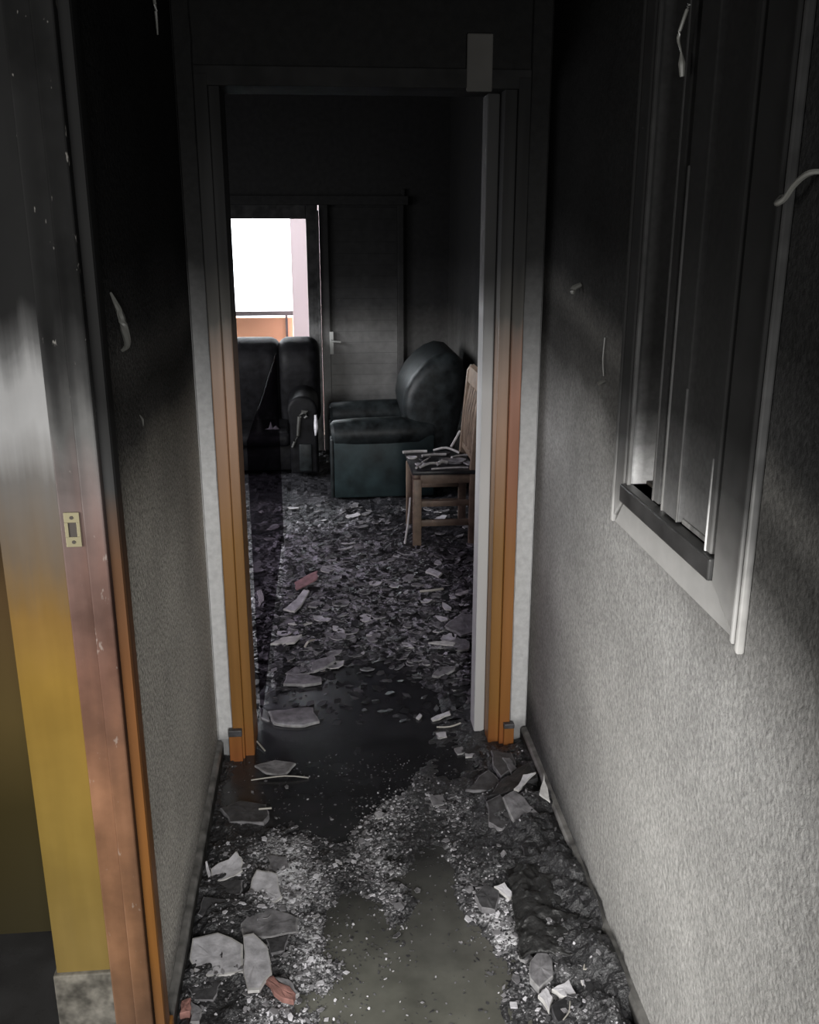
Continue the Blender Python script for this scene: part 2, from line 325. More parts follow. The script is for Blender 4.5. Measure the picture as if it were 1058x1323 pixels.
# ---------------------------------------------------------------- living-room door frame
df = empty('door_2', (.14, YD, 0), kind='structure')
for sgn, x0, x1, xs, xi in ((1, -.322, -.286, -.286, -.256), (-1, .600, .565, .565, .530)):
    a, b = sorted((x0, x1)); MB().box(a, b, YD-.022, YD2+.0, .0, 2.09, .003).build('casing', M['wood_red'] if sgn < 0 else M['wood'], df)
    a, b = sorted((xs, xi)); MB().box(a, b, YD-.006, YD2, 0, 2.09, .003).build('jamb', M['wood'], df)
MB().box(-.322, .60, YD-.02, YD2, 2.06, 2.11, .003).build('door_head', M['black'], df)
MB().box(-.334, -.292, YD-.04, YD-.022, 0, .118, .003).build('plinth_block', M['wood_red'], df)
MB().box(.578, .612, YD-.04, YD-.022, 0, .095, .003).build('plinth_block', M['wood'], df)
MB().box(-.335, -.291, YD-.041, YD-.021, .098, .121, .003).build('burnt_block_top', M['flake_dark'], df)
MB().box(.577, .613, YD-.041, YD-.021, .080, .098, .003).build('burnt_block_top', M['flake_dark'], df)
MB().box(.494, .5295, 2.90, 2.985, .012, 2.06, .004).build('white_stop', M['white_stop'], df)
# projecting uneven plaster nibs with rough edge
for x0, x1 in ((XL+.001, -.3225), (.6005, XR-.001)):
    m = MB(); n = 40
    for sgn in (0,):
        b = bmesh.new(); rows = []
        for i in range(n+1):
            z = .075 + (HC-.075)*i/n
            e = .004*noise.noise(Vector((x0*9, 3.1, z*11)))
            xa = x0 + (e if x0 > 0 else 0); xb = x1 + (e if x0 < 0 else 0)
            rows.append([b.verts.new((xa, YD+.001, z)), b.verts.new((xa+.004, YD-.009+e, z)), b.verts.new((xb-.004, YD-.009-e, z)), b.verts.new((xb, YD+.001, z))])
        for i in range(n):
            for k in range(3): b.faces.new((rows[i][k], rows[i][k+1], rows[i+1][k+1], rows[i+1][k]))
        b.faces.new(rows[0][::-1]); b.faces.new(rows[-1]); bmesh.ops.recalc_face_normals(b, faces=b.faces[:]); m._add(b, 0, None)
    m.build('plaster_nib', M['plaster_nib'], df)
p = MB().box(.418, .490, YD-.012, YD-.001, 2.052, 2.198, .004).build('cover_plate', M['plate'])
p.location.y -= .011
tag(p, 'pale upright rectangular plate high above the right side of the doorway', 'plate')

# ---------------------------------------------------------------- skirting boards
def skirt(name, x0, x1, y0, y1):
    xs = (x0, x1)
    m = MB(); inner = x1
    m.prism([(x0, 0), (x1, 0), (x1, .062), ((x0+x1*2)/3, .070), (x0, .071)], 'y', y0, y1)
    return struct(m.build(name, M['skirt']))
skirt('baseboard_right', XR-.0005, XR-.020, -1.4, YD-.012)
skirt('baseboard_left', XL+.0005, XL+.018, 1.672, YD-.012)

# ---------------------------------------------------------------- window in the right wall
w = empty('window_1', (XR, 1.68, 1.1), kind='structure')
Y0, Y1, Z0 = 1.325, 1.995, 1.057
# flat casing boards (proud 18 mm) + raised outer bead
MB().prism([(Y0+.018, Z0+.012), (WY0, WZ0-.04), (WY0, 2.28), (Y0+.018, 2.40)], 'x', XR-.016, XR-.0005, .003).build('casing', M['trim'], w)
MB().prism([(Y1-.012, Z0+.02), (WY1, WZ0-.04), (WY1, 2.28), (Y1-.012, 2.40)], 'x', XR-.016, XR-.0005, .003).build('casing', M['trim'], w)
MB().prism([(Y0+.018, Z0+.004), (Y1-.01, Z0+.004), (WY1, WZ0-.0405), (WY0, WZ0-.0405)], 'x', XR-.012, XR-.0005, .003).build('apron', M['apron'], w)
b1 = MB().prism([(Y0, Z0-.012), (Y0+.008, Z0-.008), (Y0+.008, 2.42), (Y0, 2.42)], 'x', XR-.016, XR-.0005, .004).build('bead', M['trim_light'], w)
MB().prism([(Y0+.009, Z0+.002), (Y0+.018, Z0+.004), (Y0+.018, 2.41), (Y0+.009, 2.41)], 'x', XR-.021, XR-.0005, .003).build('bead', M['trim'], w)
MB().prism([(Y1-.010, Z0+.005), (Y1, Z0+.005), (Y1, 2.42), (Y1-.010, 2.42)], 'x', XR-.020, XR-.0005, .004).build('bead', M['trim'], w)
MB().box(XR-.024, XR+.10, WY0, WY1, WZ0-.040, WZ0, .004).build('window_sill', M['sill'], w)
# reveal boards
MB().box(XR-.006, XR+.13, WY1-.012, WY1+.0, WZ0, WZ1, .002).build('reveal_board', M['reveal'], w)
MB().box(XR-.012, XR-.004, WY1-.016, WY1-.004, WZ0-.02, WZ1, .002).build('bead', M['trim_light'], w)
MB().box(XR-.006, XR+.13, WY0, WY0+.012, WZ0, WZ1, .002).build('reveal_board', M['leafp'], w)
MB().box(XR+.13, XR+.15, WY0, WY1, WZ0, WZ1).build('shutter_backing', M['leafp'], w)
for zt in (0,):
    MB().box(XR+.03, XR+.045, 1.775, 1.916, WZ0+.001, WZ0+.008, .001).build('track', M['dark_hole'], w)
    MB().box(XR+.06, XR+.075, 1.775, 1.916, WZ0+.001, WZ0+.008, .001).build('track', M['dark_hole'], w)
# near leaf: stiles, rail and pane
MB().box(XR-0.006, XR+0.022, 1.742, 1.775, WZ0+.006, WZ1, .003).build('stile', M['leafp'], w)
MB().box(XR-0.008, XR-0.002, 1.768, 1.776, WZ0+.006, WZ1, .002).build('bead', M['trim_light'], w)
MB().box(XR-0.009, XR+0.014, 1.630, 1.712, WZ0+.004, WZ1, .003).build('stile', M['leafp'], w)
MB().box(XR-0.012, XR-0.006, 1.706, 1.713, WZ0+.004, 1.80, .002).build('bead', M['trim_light'], w)
MB().box(XR-0.011, XR-0.006, 1.630, 1.636, WZ0+.004, 1.42, .002).build('bead', M['trim_light'], w)
MB().box(XR+0.000, XR+0.012, 1.712, 1.742, WZ0+.001, WZ0+.07, .002).build('filler_block', M['reveal'], w)
MB().box(XR+0.004, XR+0.010, 1.492, 1.632, WZ0+.004, WZ1, .001).build('shutter_panel', M['leafp'], w)
MB().box(XR+0.000, XR+0.008, 1.492, 1.63, WZ0+.002, WZ0+.012, .002).build('bead', M['trim_light'], w)
MB().box(XR-0.004, XR+0.003, 1.492, 1.497, WZ0+.002, WZ0+.075, .001).build('bead', M['trim_light'], w)
MB().box(XR-0.016, XR+0.018, 1.455, 1.478, WZ0+.002, WZ1, .004).build('stile', M['trim'], w)
MB().box(XR-0.018, XR-0.012, 1.474, 1.479, WZ0+.002, 1.33, .002).build('bead', M['reveal'], w)

# ---------------------------------------------------------------- balcony door unit in far wall
bd = empty('window_2', (-.2, FY, 0), kind='structure')
gx0, gx1, gz0, gz1 = -.90, -.085, .30, 1.742
MB().box(gx1, .0, FY-.05, FY+.06, 0, 1.84, .006).build('door_stile', M['dframe'], bd)
MB().box(gx0-.06, gx1, FY-.05, FY+.06, gz1, 1.84, .006).build('top_rail', M['dframe'], bd)
MB().box(gx0-.06, gx0, FY-.05, FY+.06, 0, gz1, .006).build('door_stile', M['dframe'], bd)
MB().box(gx0, gx1, FY-.03, FY+.04, 0, gz0, .004).build('kick_panel', M['dframe'], bd)
MB().box(gx0, gx1, FY, FY+.006, gz0, gz1).build('pane', M['glass'], bd)
MB().box(-.012, .008, FY-.075, FY-.05, .0, 1.80, .003).build('cover_strip', M['dframe'], bd)
MB().box(-.95, .66, FY-.06, FY+.08, 1.84, 1.90).build('shutter_box', M['far_wall'], bd)
MB().box(.07, .60, FY+.005, FY+.02, 0, 1.86).build('leaf_panel', M['shutter'], bd)
# second leaf: frame and closed slatted shutter
MB().box(.01, .075, FY-.05, FY+.05, 0, 1.84, .005).build('leaf_stile', M['shutter'], bd)
MB().box(.585, .63, FY-.05, FY+.05, 0, 1.84, .005).build('leaf_stile', M['far_wall'], bd)
for k in range(22):
    z = .03 + k*.0815
    MB().box(.076, .584, FY-.012, FY+.01, z, z+.0812, .0012).build('shutter_slat', M['shutter'], bd)
hd = MB(); hd.box(.085-.018, .085+.012, FY-.057, FY-.048, .76, .93, .003); hd.build('handle_plate', M['reveal'] if 0 else simple('dull_handle_metal', (.45, .46, .44), .4), bd)
hd = MB(); hd.tube([(.083, FY-.05, .865), (.083, FY-.10, .865), (.10, FY-.105, .862), (.15, FY-.105, .858)], .008, 8); hd.build('handle', simple('handle_metal', (.4, .41, .39), .35), bd)
MB().box(.615, .64, FY-.03, FY-.001, 0, 1.95, .003).build('corner_bead', M['far_wall'], bd)

# ---------------------------------------------------------------- outside
struct(MB().box(-3, 3, FY+.2, 8.9, -.2, -.02).build('balcony_floor', simple('balcony_tile', (.4, .3, .25), .8)))
o = MB().box(-2.6, -.245, 8.70, 8.85, -.02, .905, .004).build('orange_parapet', M['orange']); tag(o, 'orange balcony parapet outside the bright glass door', 'parapet')
o = MB().box(-2.6, -.08, 8.66, 8.70, .925, .965, .004).build('balcony_rail', M['railm']); tag(o, 'thin dark rail above the orange parapet outside', 'rail')
for x in (-2.2, -1.3, -.3): MB().box(x-.01, x+.01, 8.67, 8.69, .0, .93).build('rail_post', M['railm'], o)
o = MB().box(-.235, .15, 8.45, 8.65, -.02, 3.2).build('pink_outer_wall', M['pinkwall']); struct(o); o.name = 'wall_outer_pink'
o = empty('facade_building', (0, 15, -4), 'white facade across the street seen washed out through the balcony glass', 'building')
m = MB().box(-6, 6, 15, 15.4, -4, 9).build('facade_wall', M['facade'], o)
MB().box(-6, 6, 14.9, 15.0, -.3, -.1).build('string_course', M['facade'], o)

# ---------------------------------------------------------------- sofa under the balcony door
sf = empty('sofa', (-.9, 6.75, 0), 'soot-blackened padded sofa under the bright balcony door', 'sofa')
MB().box(-1.75, -.20, 6.45, 7.14, .06, .26, .03).build('base', M['sofa'], sf, True)
for x0, x1 in ((-1.74, -.99), (-.98, -.215)):
    MB().box(x0, x1, 6.38, 6.95, .24, .345, .045, seg=4).build('seat_cushion', M['sofa'], sf, True)
for x0, x1 in ((-1.75, -1.02), (-1.01, -.29), (-.315, -.012)):
    m = MB(); m.prism([(6.86, .30), (6.83, .55), (6.80, .74), (6.82, .83), (6.87, .895), (6.95, .925), (7.04, .92), (7.11, .87), (7.15, .78), (7.15, .3)], 'x', x0, x1, .085, seg=5)
    m.build('back_cushion', M['sofa'], sf, True)
for x0, x1 in ((-.245, -.028), (-1.95, -1.73)):
    m = MB()
    pr = [(x0+.02, .06), (x1-.01, .06), (x1-.01, .42)] + [((x0+x1)/2 + .105*math.cos(R(a)), .49 + .11*math.sin(R(a))) for a in range(-20, 201, 20)] + [(x0+.02, .40)]
    m.prism(pr, 'y', 6.36, 7.08, .02, seg=3)
    am = m.build('armrest', M['sofa'], sf, True)
    cx = (x0+x1)/2
    m = MB(); m.tube([(cx-.075, 6.352, .25), (cx-.058, 6.35, .29), (cx-.035, 6.35, .33), (cx-.028, 6.35, .40), (cx-.02, 6.35, .46), (cx+.002, 6.35, .495), (cx+.028, 6.35, .49), (cx+.033, 6.35, .465), (cx+.012, 6.35, .45)], [.008, .009, .010, .012, .014, .016, .016, .012, .008], 8)
    m.build('scroll_trim', M['trimwood'], am, True)
    m = MB(); m.box(cx-.03, cx+.055, 6.348, 6.37, .08, .27, .008); m.build('front_panel', M['teal_top'], am, True)
for x in (-1.85, -.13):
    for y in (6.42, 7.05): MB().tube([(x, y, 0), (x, y, .07)], [.018, .025], 10).build('foot', M['sofa'], sf)
o = MB().prism([(-.40, .345), (-.375, .35), (-.36, .40), (-.345, .355), (-.325, .37), (-.30, .345)], 'y', 6.50, 6.53, .003).build('crumpled_paper', M['flake_grey'])
tag(o, 'pale crumpled scrap lying on the black sofa seat', 'paper scrap')
o = MB().tube([(-.052, 6.352, .33), (-.047, 6.350, .39), (-.049, 6.352, .47)], [.006, .015, .008], 8).build('plaster_scrap', M['flake_pale'], smooth=True)
tag(o, 'upright pale plaster scrap on the sofa arm front next to the green armchair', 'plaster piece')

# ---------------------------------------------------------------- green armchair facing left
ac = empty('armchair', (.45, 6.2, 0), 'dark green leather armchair with tall curved back, seen side-on', 'armchair')
AY0, AY1 = 5.82, 6.62
for y0, y1 in ((AY0, AY0+.17), (AY1-.17, AY1)):
    m = MB(); m.box(.062, .70, y0+.01, y1-.01, .03, .43, .012); s1 = m.build('side_panel', M['teal'], ac, True)
    m = MB(); yc = (y0+y1)/2
    m.tube([(.052, yc, .430), (.07, yc, .432), (.2, yc, .437), (.4, yc, .44), (.60, yc, .445), (.70, yc, .46)], [.070, .088, .095, .096, .094, .07], 18)
    m.build('arm_pad', M['teal_top'], ac, True)
    m = MB(); m.box(.040, .064, y0+.012, y1-.012, 0.03, .41, .01); m.build('front_panel', M['teal_top'], ac, True)
MB().box(.10, .62, AY0+.16, AY1-.16, .06, .25, .02).build('seat_base', M['sofa'], ac, True)
MB().box(.055, .60, AY0+.172, AY1-.172, .25, .42, .05, seg=4).build('seat_cushion', M['sofa'], ac, True)
prof = [(.56, .10), (.55, .40), (.515, .54), (.505, .60), (.52, .70), (.565, .79), (.63, .865), (.70, .915), (.77, .94), (.84, .93), (.885, .885), (.90, .80), (.885, .60), (.85, .40), (.82, .10)]
MB().prism(prof, 'y', AY0+.025, AY1-.02, .085, seg=6).build('backrest', M['teal_top'], ac, True)
pipe = [(x, AY0+.035, z) for x, z in prof[3:13]]
for x in (.10, .74):
    for y in (AY0+.06, AY1-.06): MB().tube([(x, y, 0), (x, y, .06)], [.016, .024], 10).build('foot', M['sofa'], ac)

# ---------------------------------------------------------------- wooden chair at the right wall
def make_chair(x, y, rz, label, front):
    c = empty('dining_chair', (x, y, 0), label, 'chair', 'wooden chairs by the living room wall')
    D, Wd = .35, .44         # local: seat extends +x to the back, width along y; origin at near front corner
    def P(m, name, mat=None): return m.build(name, mat or M['chairwood'], c, True)
    T = Matrix.Translation((x, y, 0)) @ Matrix.Rotation(rz, 4, 'Z')
    for yy in (0, Wd-.045): P(MB().box(0, .046, yy, yy+.045, 0, .40, .005, M=T), 'leg')
    for yy in (0, Wd-.04):
        pts = [(D-.04, yy, 0), (D, yy, 0)]
        m = MB(); m.prism([(D-.045, 0), (D-.002, 0), (D, .42), (D+.02, .70), (D+.045, .90), (D+.04, .945), (D+.015, .95), (D-.005, .92), (D-.025, .70), (D-.045, .44)], 'y', yy, yy+.036, .005, M=T)
        P(m, 'leg')
    for yy in (.005, Wd-.035): P(MB().box(.04, D-.03, yy, yy+.024, .375, .425, .003, M=T), 'seat_rail')
    P(MB().box(.008, .034, .04, Wd-.04, .375, .425, .003, M=T), 'seat_rail')
    for yy in (.008, Wd-.034): P(MB().box(.04, D-.03, yy, yy+.022, .135, .170, .003, M=T), 'stretcher')
    for yy in (.010, Wd-.036): P(MB().box(.04, D-.03, yy, yy+.020, .245, .278, .003, M=T), 'stretcher')
    P(MB().box(.035, D-.03, Wd-.040, Wd-.02, .30, .335, .003, M=T), 'stretcher')
    P(MB().box(-.006, D-.015, -.006, Wd+.006, .425, .447, .006, M=T), 'seat', M['flake_black'])
    m = MB(); m.prism([(D-.006, .86), (D+.022, .86), (D+.044, .94), (D+.03, .955), (D+.006, .945)], 'y', .03, Wd-.03, .004, M=T); P(m, 'top_rail')
    m = MB(); m.box(D-.03, D-.006, .03, Wd-.03, .48, .515, .004, M=T); P(m, 'lower_rail')
    for k in range(5):
        yk = .07 + k*.070
        m = MB(); m.tube([(D-.02, yk, .50), (D-.026, yk, .60), (D-.016, yk, .72), (D+.004, yk, .82), (D+.018, yk, .88)], .0095, 6, M=T); P(m, 'back_slat')
    return c
make_chair(.470, 4.855, 0, 'wooden chair with slatted back and plaster scraps on its seat', True)

# ---------------------------------------------------------------- smoked glass screen, added for a dark strip of unknown cause
gs = empty('added_screen', (-.245, 4.1, 0), 'made-up low frameless smoked glass screen standing behind the left door jamb', 'glass screen')
M_s = MB(); M_s.prism([(3.03, .035), (5.2, .035), (5.2, 1.03), (3.03, 1.03)], 'x', -.247, -.241, 0); M_s.build('added_dark_pane', M['smoked'], gs)  # sheet put in to darken the strip behind the jamb
for y in (5.0,): MB().box(-.256, -.232, y-.03, y+.03, 0, .05, .004).build('foot_clamp', M['sofa'], gs)

# ---------------------------------------------------------------- hooks, nails and melted wires on the walls
def spline(pts, rad, k=5):
    P = [Vector(p) for p in pts]; n = len(P); out, ro = [], []
    r = rad if isinstance(rad, (list, tuple)) else [rad]*n
    for i in range(n-1):
        a, b, c, d = P[max(i-1, 0)], P[i], P[i+1], P[min(i+2, n-1)]
        for j in range(k):
            t = j/k; out.append(.5*((2*b) + (c-a)*t + (2*a-5*b+4*c-d)*t*t + (3*b-a-3*c+d)*t**3)); ro.append(r[i]+(r[i+1]-r[i])*t)
    out.append(P[-1]); ro.append(r[-1]); return out, ro
def wire(name, pts, rad, label, cat, mat='soot_wire'):
    pts, rad = spline(pts, rad)
    o = MB().tube(pts, rad, 7).build(name, M[mat], smooth=True); return tag(o, label, cat)
wire('wall_hook', [(XL+.003, 1.772, 1.585), (XL+.014, 1.774, 1.555), (XL+.020, 1.782, 1.52), (XL+.020, 1.796, 1.49), (XL+.008, 1.802, 1.478)], [.002, .006, .008, .006, .003], 'curved sooty hook on the left wall beside the scorched jamb', 'hook')
wire('nail', [(XL+.001, 1.955, 1.328), (XL+.006, 1.956, 1.318), (XL+.006, 1.957, 1.305)], [.001, .0025, .001], 'small bright nail in the left wall below the hook', 'nail')
wire('nail', [(XR-.001, 2.411, 1.555), (XR-.02, 2.408, 1.546), (XR-.022, 2.406, 1.532)], [.006, .008, .004], 'small pale stub on the black right wall near the doorway', 'nail')
n_ = wire('nail', [(XR-.001, 2.155, 1.352), (XR-.018, 2.152, 1.345)], [.004, .005], 'bright nail in the right wall left of the window', 'nail')
wire('hanging_wire', [(XR-.003, 2.170, 1.45), (XR-.006, 2.166, 1.40), (XR-.004, 2.160, 1.362)], .0016, 'thin short wire hanging just above the bright nail', 'wire')
wire('burnt_wire', [(XR-.028, 1.722, 2.055), (XR-.036, 1.722, 2.03), (XR-.04, 1.728, 2.005), (XR-.03, 1.738, 1.985), (XR-.028, 1.735, 1.966), (XR-.026, 1.734, 1.945)], [.003, .003, .003, .0015, .006, .004], 'burnt curled wire dangling high on the window in the right wall', 'wire')
wire('burnt_wire', [(XR-.02, 1.325, 1.735), (XR-.034, 1.31, 1.728), (XR-.03, 1.295, 1.735), (XR-.028, 1.275, 1.752), (XR-.022, 1.25, 1.765), (XR-.004, 1.235, 1.765)], [.006, .004, .004, .004, .004, .003], 'bent burnt wire stub on the near edge of the window casing', 'wire')
wire('burnt_wire', [(XL+.004, 2.486, 2.26), (XL+.012, 2.49, 2.19), (XL+.010, 2.512, 2.13)], [.003, .004, .002], 'burnt wire hanging at the top of the left wall', 'wire')

# ---------------------------------------------------------------- ash layers and water on the floor
def zones(px_list):   # (px, py, radius across, radius along, weight) -> floor places
    out = []
    for px, py, rx, ry, wgt in px_list:
        x, y = fl(px, py); out.append((x, y, rx, ry, wgt))
    return out
def zsum(z, x, y):
    s = 0
    for cx, cy, rx, ry, wgt in z:
        d = ((x-cx)/rx)**2 + ((y-cy)/ry)**2
        if d < 4: s += wgt*math.exp(-d*1.2)
    return s
PALE = zones([(500, 1030, .12, .16, .5), (480, 1060, .1, .1, .35), (370, 1120, .11, .16, .75), (385, 1160, .1, .12, .6), (420, 1220, .1, .12, .6), (400, 1300, .14, .14, .7), (480, 1110, .08, .12, .45),
              (500, 1180, .08, .14, .5), (500, 1240, .08, .08, .35), (590, 1060, .06, .1, .4), (640, 1200, .11, .12, .65), (600, 1150, .05, .1, .3), (680, 1230, .09, .08, .5), (570, 1110, .06, .08, .3), (640, 1290, .06, .06, .3),
              (250, 1300, .05, .06, .3), (700, 1300, .1, .1, .4), (510, 990, .08, .1, .3), (380, 990, .1, .1, .15)])
WET = zones([(555, 1260, .19, .20, 1.3), (520, 1323, .25, .18, 1.2), (455, 1190, .09, .14, 1.0), (560, 1150, .07, .20, 1.1), (430, 1050, .10, .20, .9), (450, 980, .22, .30, 1.2), (360, 1010, .16, .24, 1.0), (480, 920, .30, .45, 1.3), (320, 1040, .09, .12, 1.1),
             (600, 1000, .07, .12, .5), (400, 930, .3, .3, .8)])
RISE = zones([(700, 1030, .13, .28, .045), (740, 1180, .12, .35, .05), (660, 1090, .12, .22, .03), (790, 1290, .1, .3, .04), (660, 1200, .09, .10, .012), (280, 1180, .10, .45, .018), (350, 1180, .09, .2, .012)])
def corridor(x, y):
    n = noise.fractal(Vector((x*9, y*9, 0)), 1, 2, 4); f = noise.noise(Vector((x*55, y*55, 3.3))); c = abs(noise.noise(Vector((x*24, y*24, 7))))
    wet = zsum(WET, x, y) + .55*n + .25*f
    dry = 1 - sm(.35, .75, wet)
    h = .001 + dry*(.011 + .006*n + .005*f + .010*c) + zsum(RISE, x, y)*(1 + .5*n + .08*f)
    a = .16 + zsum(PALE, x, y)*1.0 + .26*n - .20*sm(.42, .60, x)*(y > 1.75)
    return h, a*(.25+.75*dry)
PALE2 = zones([(420, 760, .35, .8, .5), (390, 700, .2, .6, .45), (560, 800, .3, .5, .4), (480, 740, .3, .6, .35), (600, 850, .16, .3, .3), (470, 830, .3, .2, .35), (580, 870, .12, .16, .4), (600, 740, .2, .3, .25), (330, 790, .2, .5, .3)])
def living(x, y):
    n = noise.fractal(Vector((x*5, y*5, 9)), 1, 2, 4); f = noise.noise(Vector((x*30, y*30, 1.3))); c = abs(noise.noise(Vector((x*13, y*13, 5))))
    wet = zsum(WET, x, y) + .3*n
    dry = 1 - sm(.32, .7, wet)
    h = .001 + dry*(.012 + .012*n + .010*f + .03*c)
    a = .30 + .85*zsum(PALE2, x, y) + .38*n
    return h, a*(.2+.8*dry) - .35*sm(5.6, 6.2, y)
def layer(name, fn, x0, x1, y0, y1, step, mat, label):
    nx, ny = int((x1-x0)/step), int((y1-y0)/step); vs_, fs, at = [], [], []
    for j in range(ny+1):
        for i in range(nx+1):
            x, y = x0+(x1-x0)*i/nx, y0+(y1-y0)*j/ny; h, a = fn(x, y); vs_.append((x, y, max(h, .0005))); at.append(a)
    for j in range(ny):
        for i in range(nx): q = j*(nx+1)+i; fs.append((q, q+1, q+nx+2, q+nx+1))
    me = bpy.data.meshes.new(name); me.from_pydata(vs_, [], fs); a_ = me.attributes.new('ash', 'FLOAT', 'POINT')
    a_.data.foreach_set('value', at); me.materials.append(mat)
    o = bpy.data.objects.new(name, me); COL.objects.link(o); return tag(o, label, 'ash', None, 'stuff')
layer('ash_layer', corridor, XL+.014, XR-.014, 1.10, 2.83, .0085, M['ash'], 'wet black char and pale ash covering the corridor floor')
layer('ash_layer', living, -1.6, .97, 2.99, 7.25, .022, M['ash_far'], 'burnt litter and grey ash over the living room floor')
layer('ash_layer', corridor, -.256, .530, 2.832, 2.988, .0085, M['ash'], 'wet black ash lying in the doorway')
m = MB(); m.box(XL+.014, XR-.014, 1.10, YD-.001, .002, .0075); m.box(-.255, .529, YD-.001, 2.989, .002, .0075); m.box(-1.4, .97, 2.989, 4.4, .002, .0075)
tag(m.build('water_pool', M['water']), 'murky hose water pooled in the corridor and doorway', 'water', None, 'stuff')

# grit: small chips of ash, nobody could count them
def chips(name, sample, n, s0, s1, mats, label, seed, tilt=.5, flat=.25):
    rnd = random.Random(seed); vv, ff, mi = [], [], []
    k = 0
    while k < n:
        r = sample(rnd)
        if r is None: k += .2; continue
        x, y, z, wt = r
        s = rnd.uniform(s0, s1)*(1 if rnd.random() < .85 else 1.6); a = rnd.uniform(0, 6.28); nb = len(vv); kk = rnd.choice((4, 5, 5))
        tx, ty = rnd.uniform(-tilt, tilt), rnd.uniform(-tilt, tilt); asp = rnd.uniform(.4, 1)
        for u in range(kk):
            rr = s*rnd.uniform(.7, 1.15); cx, cy = rr*math.cos(u*6.283/kk), rr*asp*math.sin(u*6.283/kk)
            dx, dy = cx*math.cos(a)-cy*math.sin(a), cx*math.sin(a)+cy*math.cos(a)
            vv.append((x+dx, y+dy, z+tx*dx+ty*dy+s*flat))
        for u in range(kk): p = vv[nb+u]; vv.append((p[0]*1, p[1], p[2]-s*flat))
        ff.append(tuple(range(nb, nb+kk)))
        for u in range(kk): ff.append((nb+(u+1) % kk, nb+u, nb+kk+u, nb+kk+(u+1) % kk))
        q = 0 if rnd.random() < wt else 1
        if len(mats) > 2 and rnd.random() < .3: q = 2
        mi += [q]*(kk+1); k += 1
    me = bpy.data.meshes.new(name); me.from_pydata(vv, [], ff)
    for m_ in mats: me.materials.append(m_)
    me.polygons.foreach_set('material_index', mi)
    o = bpy.data.objects.new(name, me); COL.objects.link(o); return tag(o, label, 'grit', None, 'stuff')
def s_cor(r):
    x, y = r.uniform(XL+.03, XR-.03), r.uniform(1.45, 2.8); h, a = corridor(x, y)
    if r.random() > max(.04, a*1.6 - .1): return None
    return x, y, max(h, .008), min(.75, a*.9)
chips('ash_grit', s_cor, 14000, .0014, .0042, [M['flake_pale'], M['flake_dark'], M['flake_grey']], 'speckled pale grit scattered over the corridor ash', 3)
def s_mid(r):
    q = s_cor(r)
    return None if q is None or q[3] < .25 else q
chips('ash_clods', s_mid, 1100, .004, .010, [M['flake_pale'], M['flake_grey'], M['flake_grey']], 'pale lumpy clods within the ash patches of the corridor', 13, .3, .3)
def s_liv(r):
    x, y = fl(r.uniform(318, 628), r.uniform(655, 985)); h, a = living(x, y)
    if y < 3 or x > .95 or r.random() > max(.06, a*1.3): return None
    return x, y, max(h, .008), min(.35, a*.5)
chips('plaster_litter', s_liv, 6500, .006, .022, [M['flake_grey'], M['flake_black'], M['flake_dark']], 'dense litter of small burnt flakes on the living room floor', 5, .35, .12)
def s_side(r):
    x, y = r.uniform(.30, XR-.03), r.uniform(1.5, 2.75); h, a = corridor(x, y)
    return x, y, h, .12
chips('char_lumps', s_side, 320, .003, .008, [M['flake_grey'], M['flake_black'], M['flake_dark']], 'dark charred lumps banked along the right skirting', 8, .5, .5)

# ---------------------------------------------------------------- individual plaster flakes
FM = {'pale': [M['flake_pale'], M['white_edge']], 'grey': [M['flake_grey'], M['flake_rim']], 'dark': [M['flake_dark'], M['flake_grey']], 'black': [M['flake_black'], M['flake_dark']],
      'brick': [M['brick'], M['brick']], 'pink': [M['pink'], M['pink']], 'white': [M['white_edge'], M['white_edge']]}
def flake(name, pts, z, th, kind, label, cat, group=None, tilt=(0, 0), curl=0, seed=1, kind2=None, jag=.06):
    rnd = random.Random(seed); cx = sum(p[0] for p in pts)/len(pts); cy = sum(p[1] for p in pts)/len(pts)
    rim = []
    for i, p in enumerate(pts):
        q = pts[(i+1) % len(pts)]; L = math.hypot(q[0]-p[0], q[1]-p[1]); n = 3 if len(pts) < 7 else 2
        for k in range(n):
            u = k/n; j = rnd.uniform(-jag, jag)*L if k else 0
            rim.append((p[0]+(q[0]-p[0])*u - (q[1]-p[1])/max(L, 1e-6)*j - cx, p[1]+(q[1]-p[1])*u + (q[0]-p[0])/max(L, 1e-6)*j - cy))
    S = max(math.hypot(*r_) for r_ in rim)
    def zz(x, y): return tilt[0]*x + tilt[1]*y + curl*(x*x+y*y)/S
    zmin = min(zz(x, y) for x, y in rim); b = bmesh.new()
    lo = [b.verts.new((x, y, zz(x, y)-zmin)) for x, y in rim]
    hi = [b.verts.new((x, y, zz(x, y)-zmin+th)) for x, y in rim]
    inn = [b.verts.new((x*.93, y*.93, zz(x*.93, y*.93)-zmin+th*1.12)) for x, y in rim]
    mid = [b.verts.new((x*.5, y*.5, zz(x*.5, y*.5)-zmin+th*(1.1+rnd.uniform(-.06, .1)))) for x, y in rim]
    c1 = b.verts.new((0, 0, -zmin+th*1.12)); c0 = b.verts.new((0, 0, -zmin)); n = len(rim)
    for i in range(n):
        j = (i+1) % n
        for f, mi in (((lo[j], lo[i], c0), 0), ((lo[i], lo[j], hi[j], hi[i]), 1), ((hi[i], hi[j], inn[j], inn[i]), 1), ((inn[i], inn[j], mid[j], mid[i]), 0), ((mid[i], mid[j], c1), 0)):
            b.faces.new(f).material_index = mi
    bmesh.ops.recalc_face_normals(b, faces=b.faces[:])
    me = bpy.data.meshes.new(name); b.to_mesh(me); b.free()
    for m_ in FM[kind]: me.materials.append(m_)
    o = bpy.data.objects.new(name, me); COL.objects.link(o); o.location = (cx, cy, z); return tag(o, label, cat, group)
def A(cx, cy): return (225+cx/3.367, 930+cy/3.367)
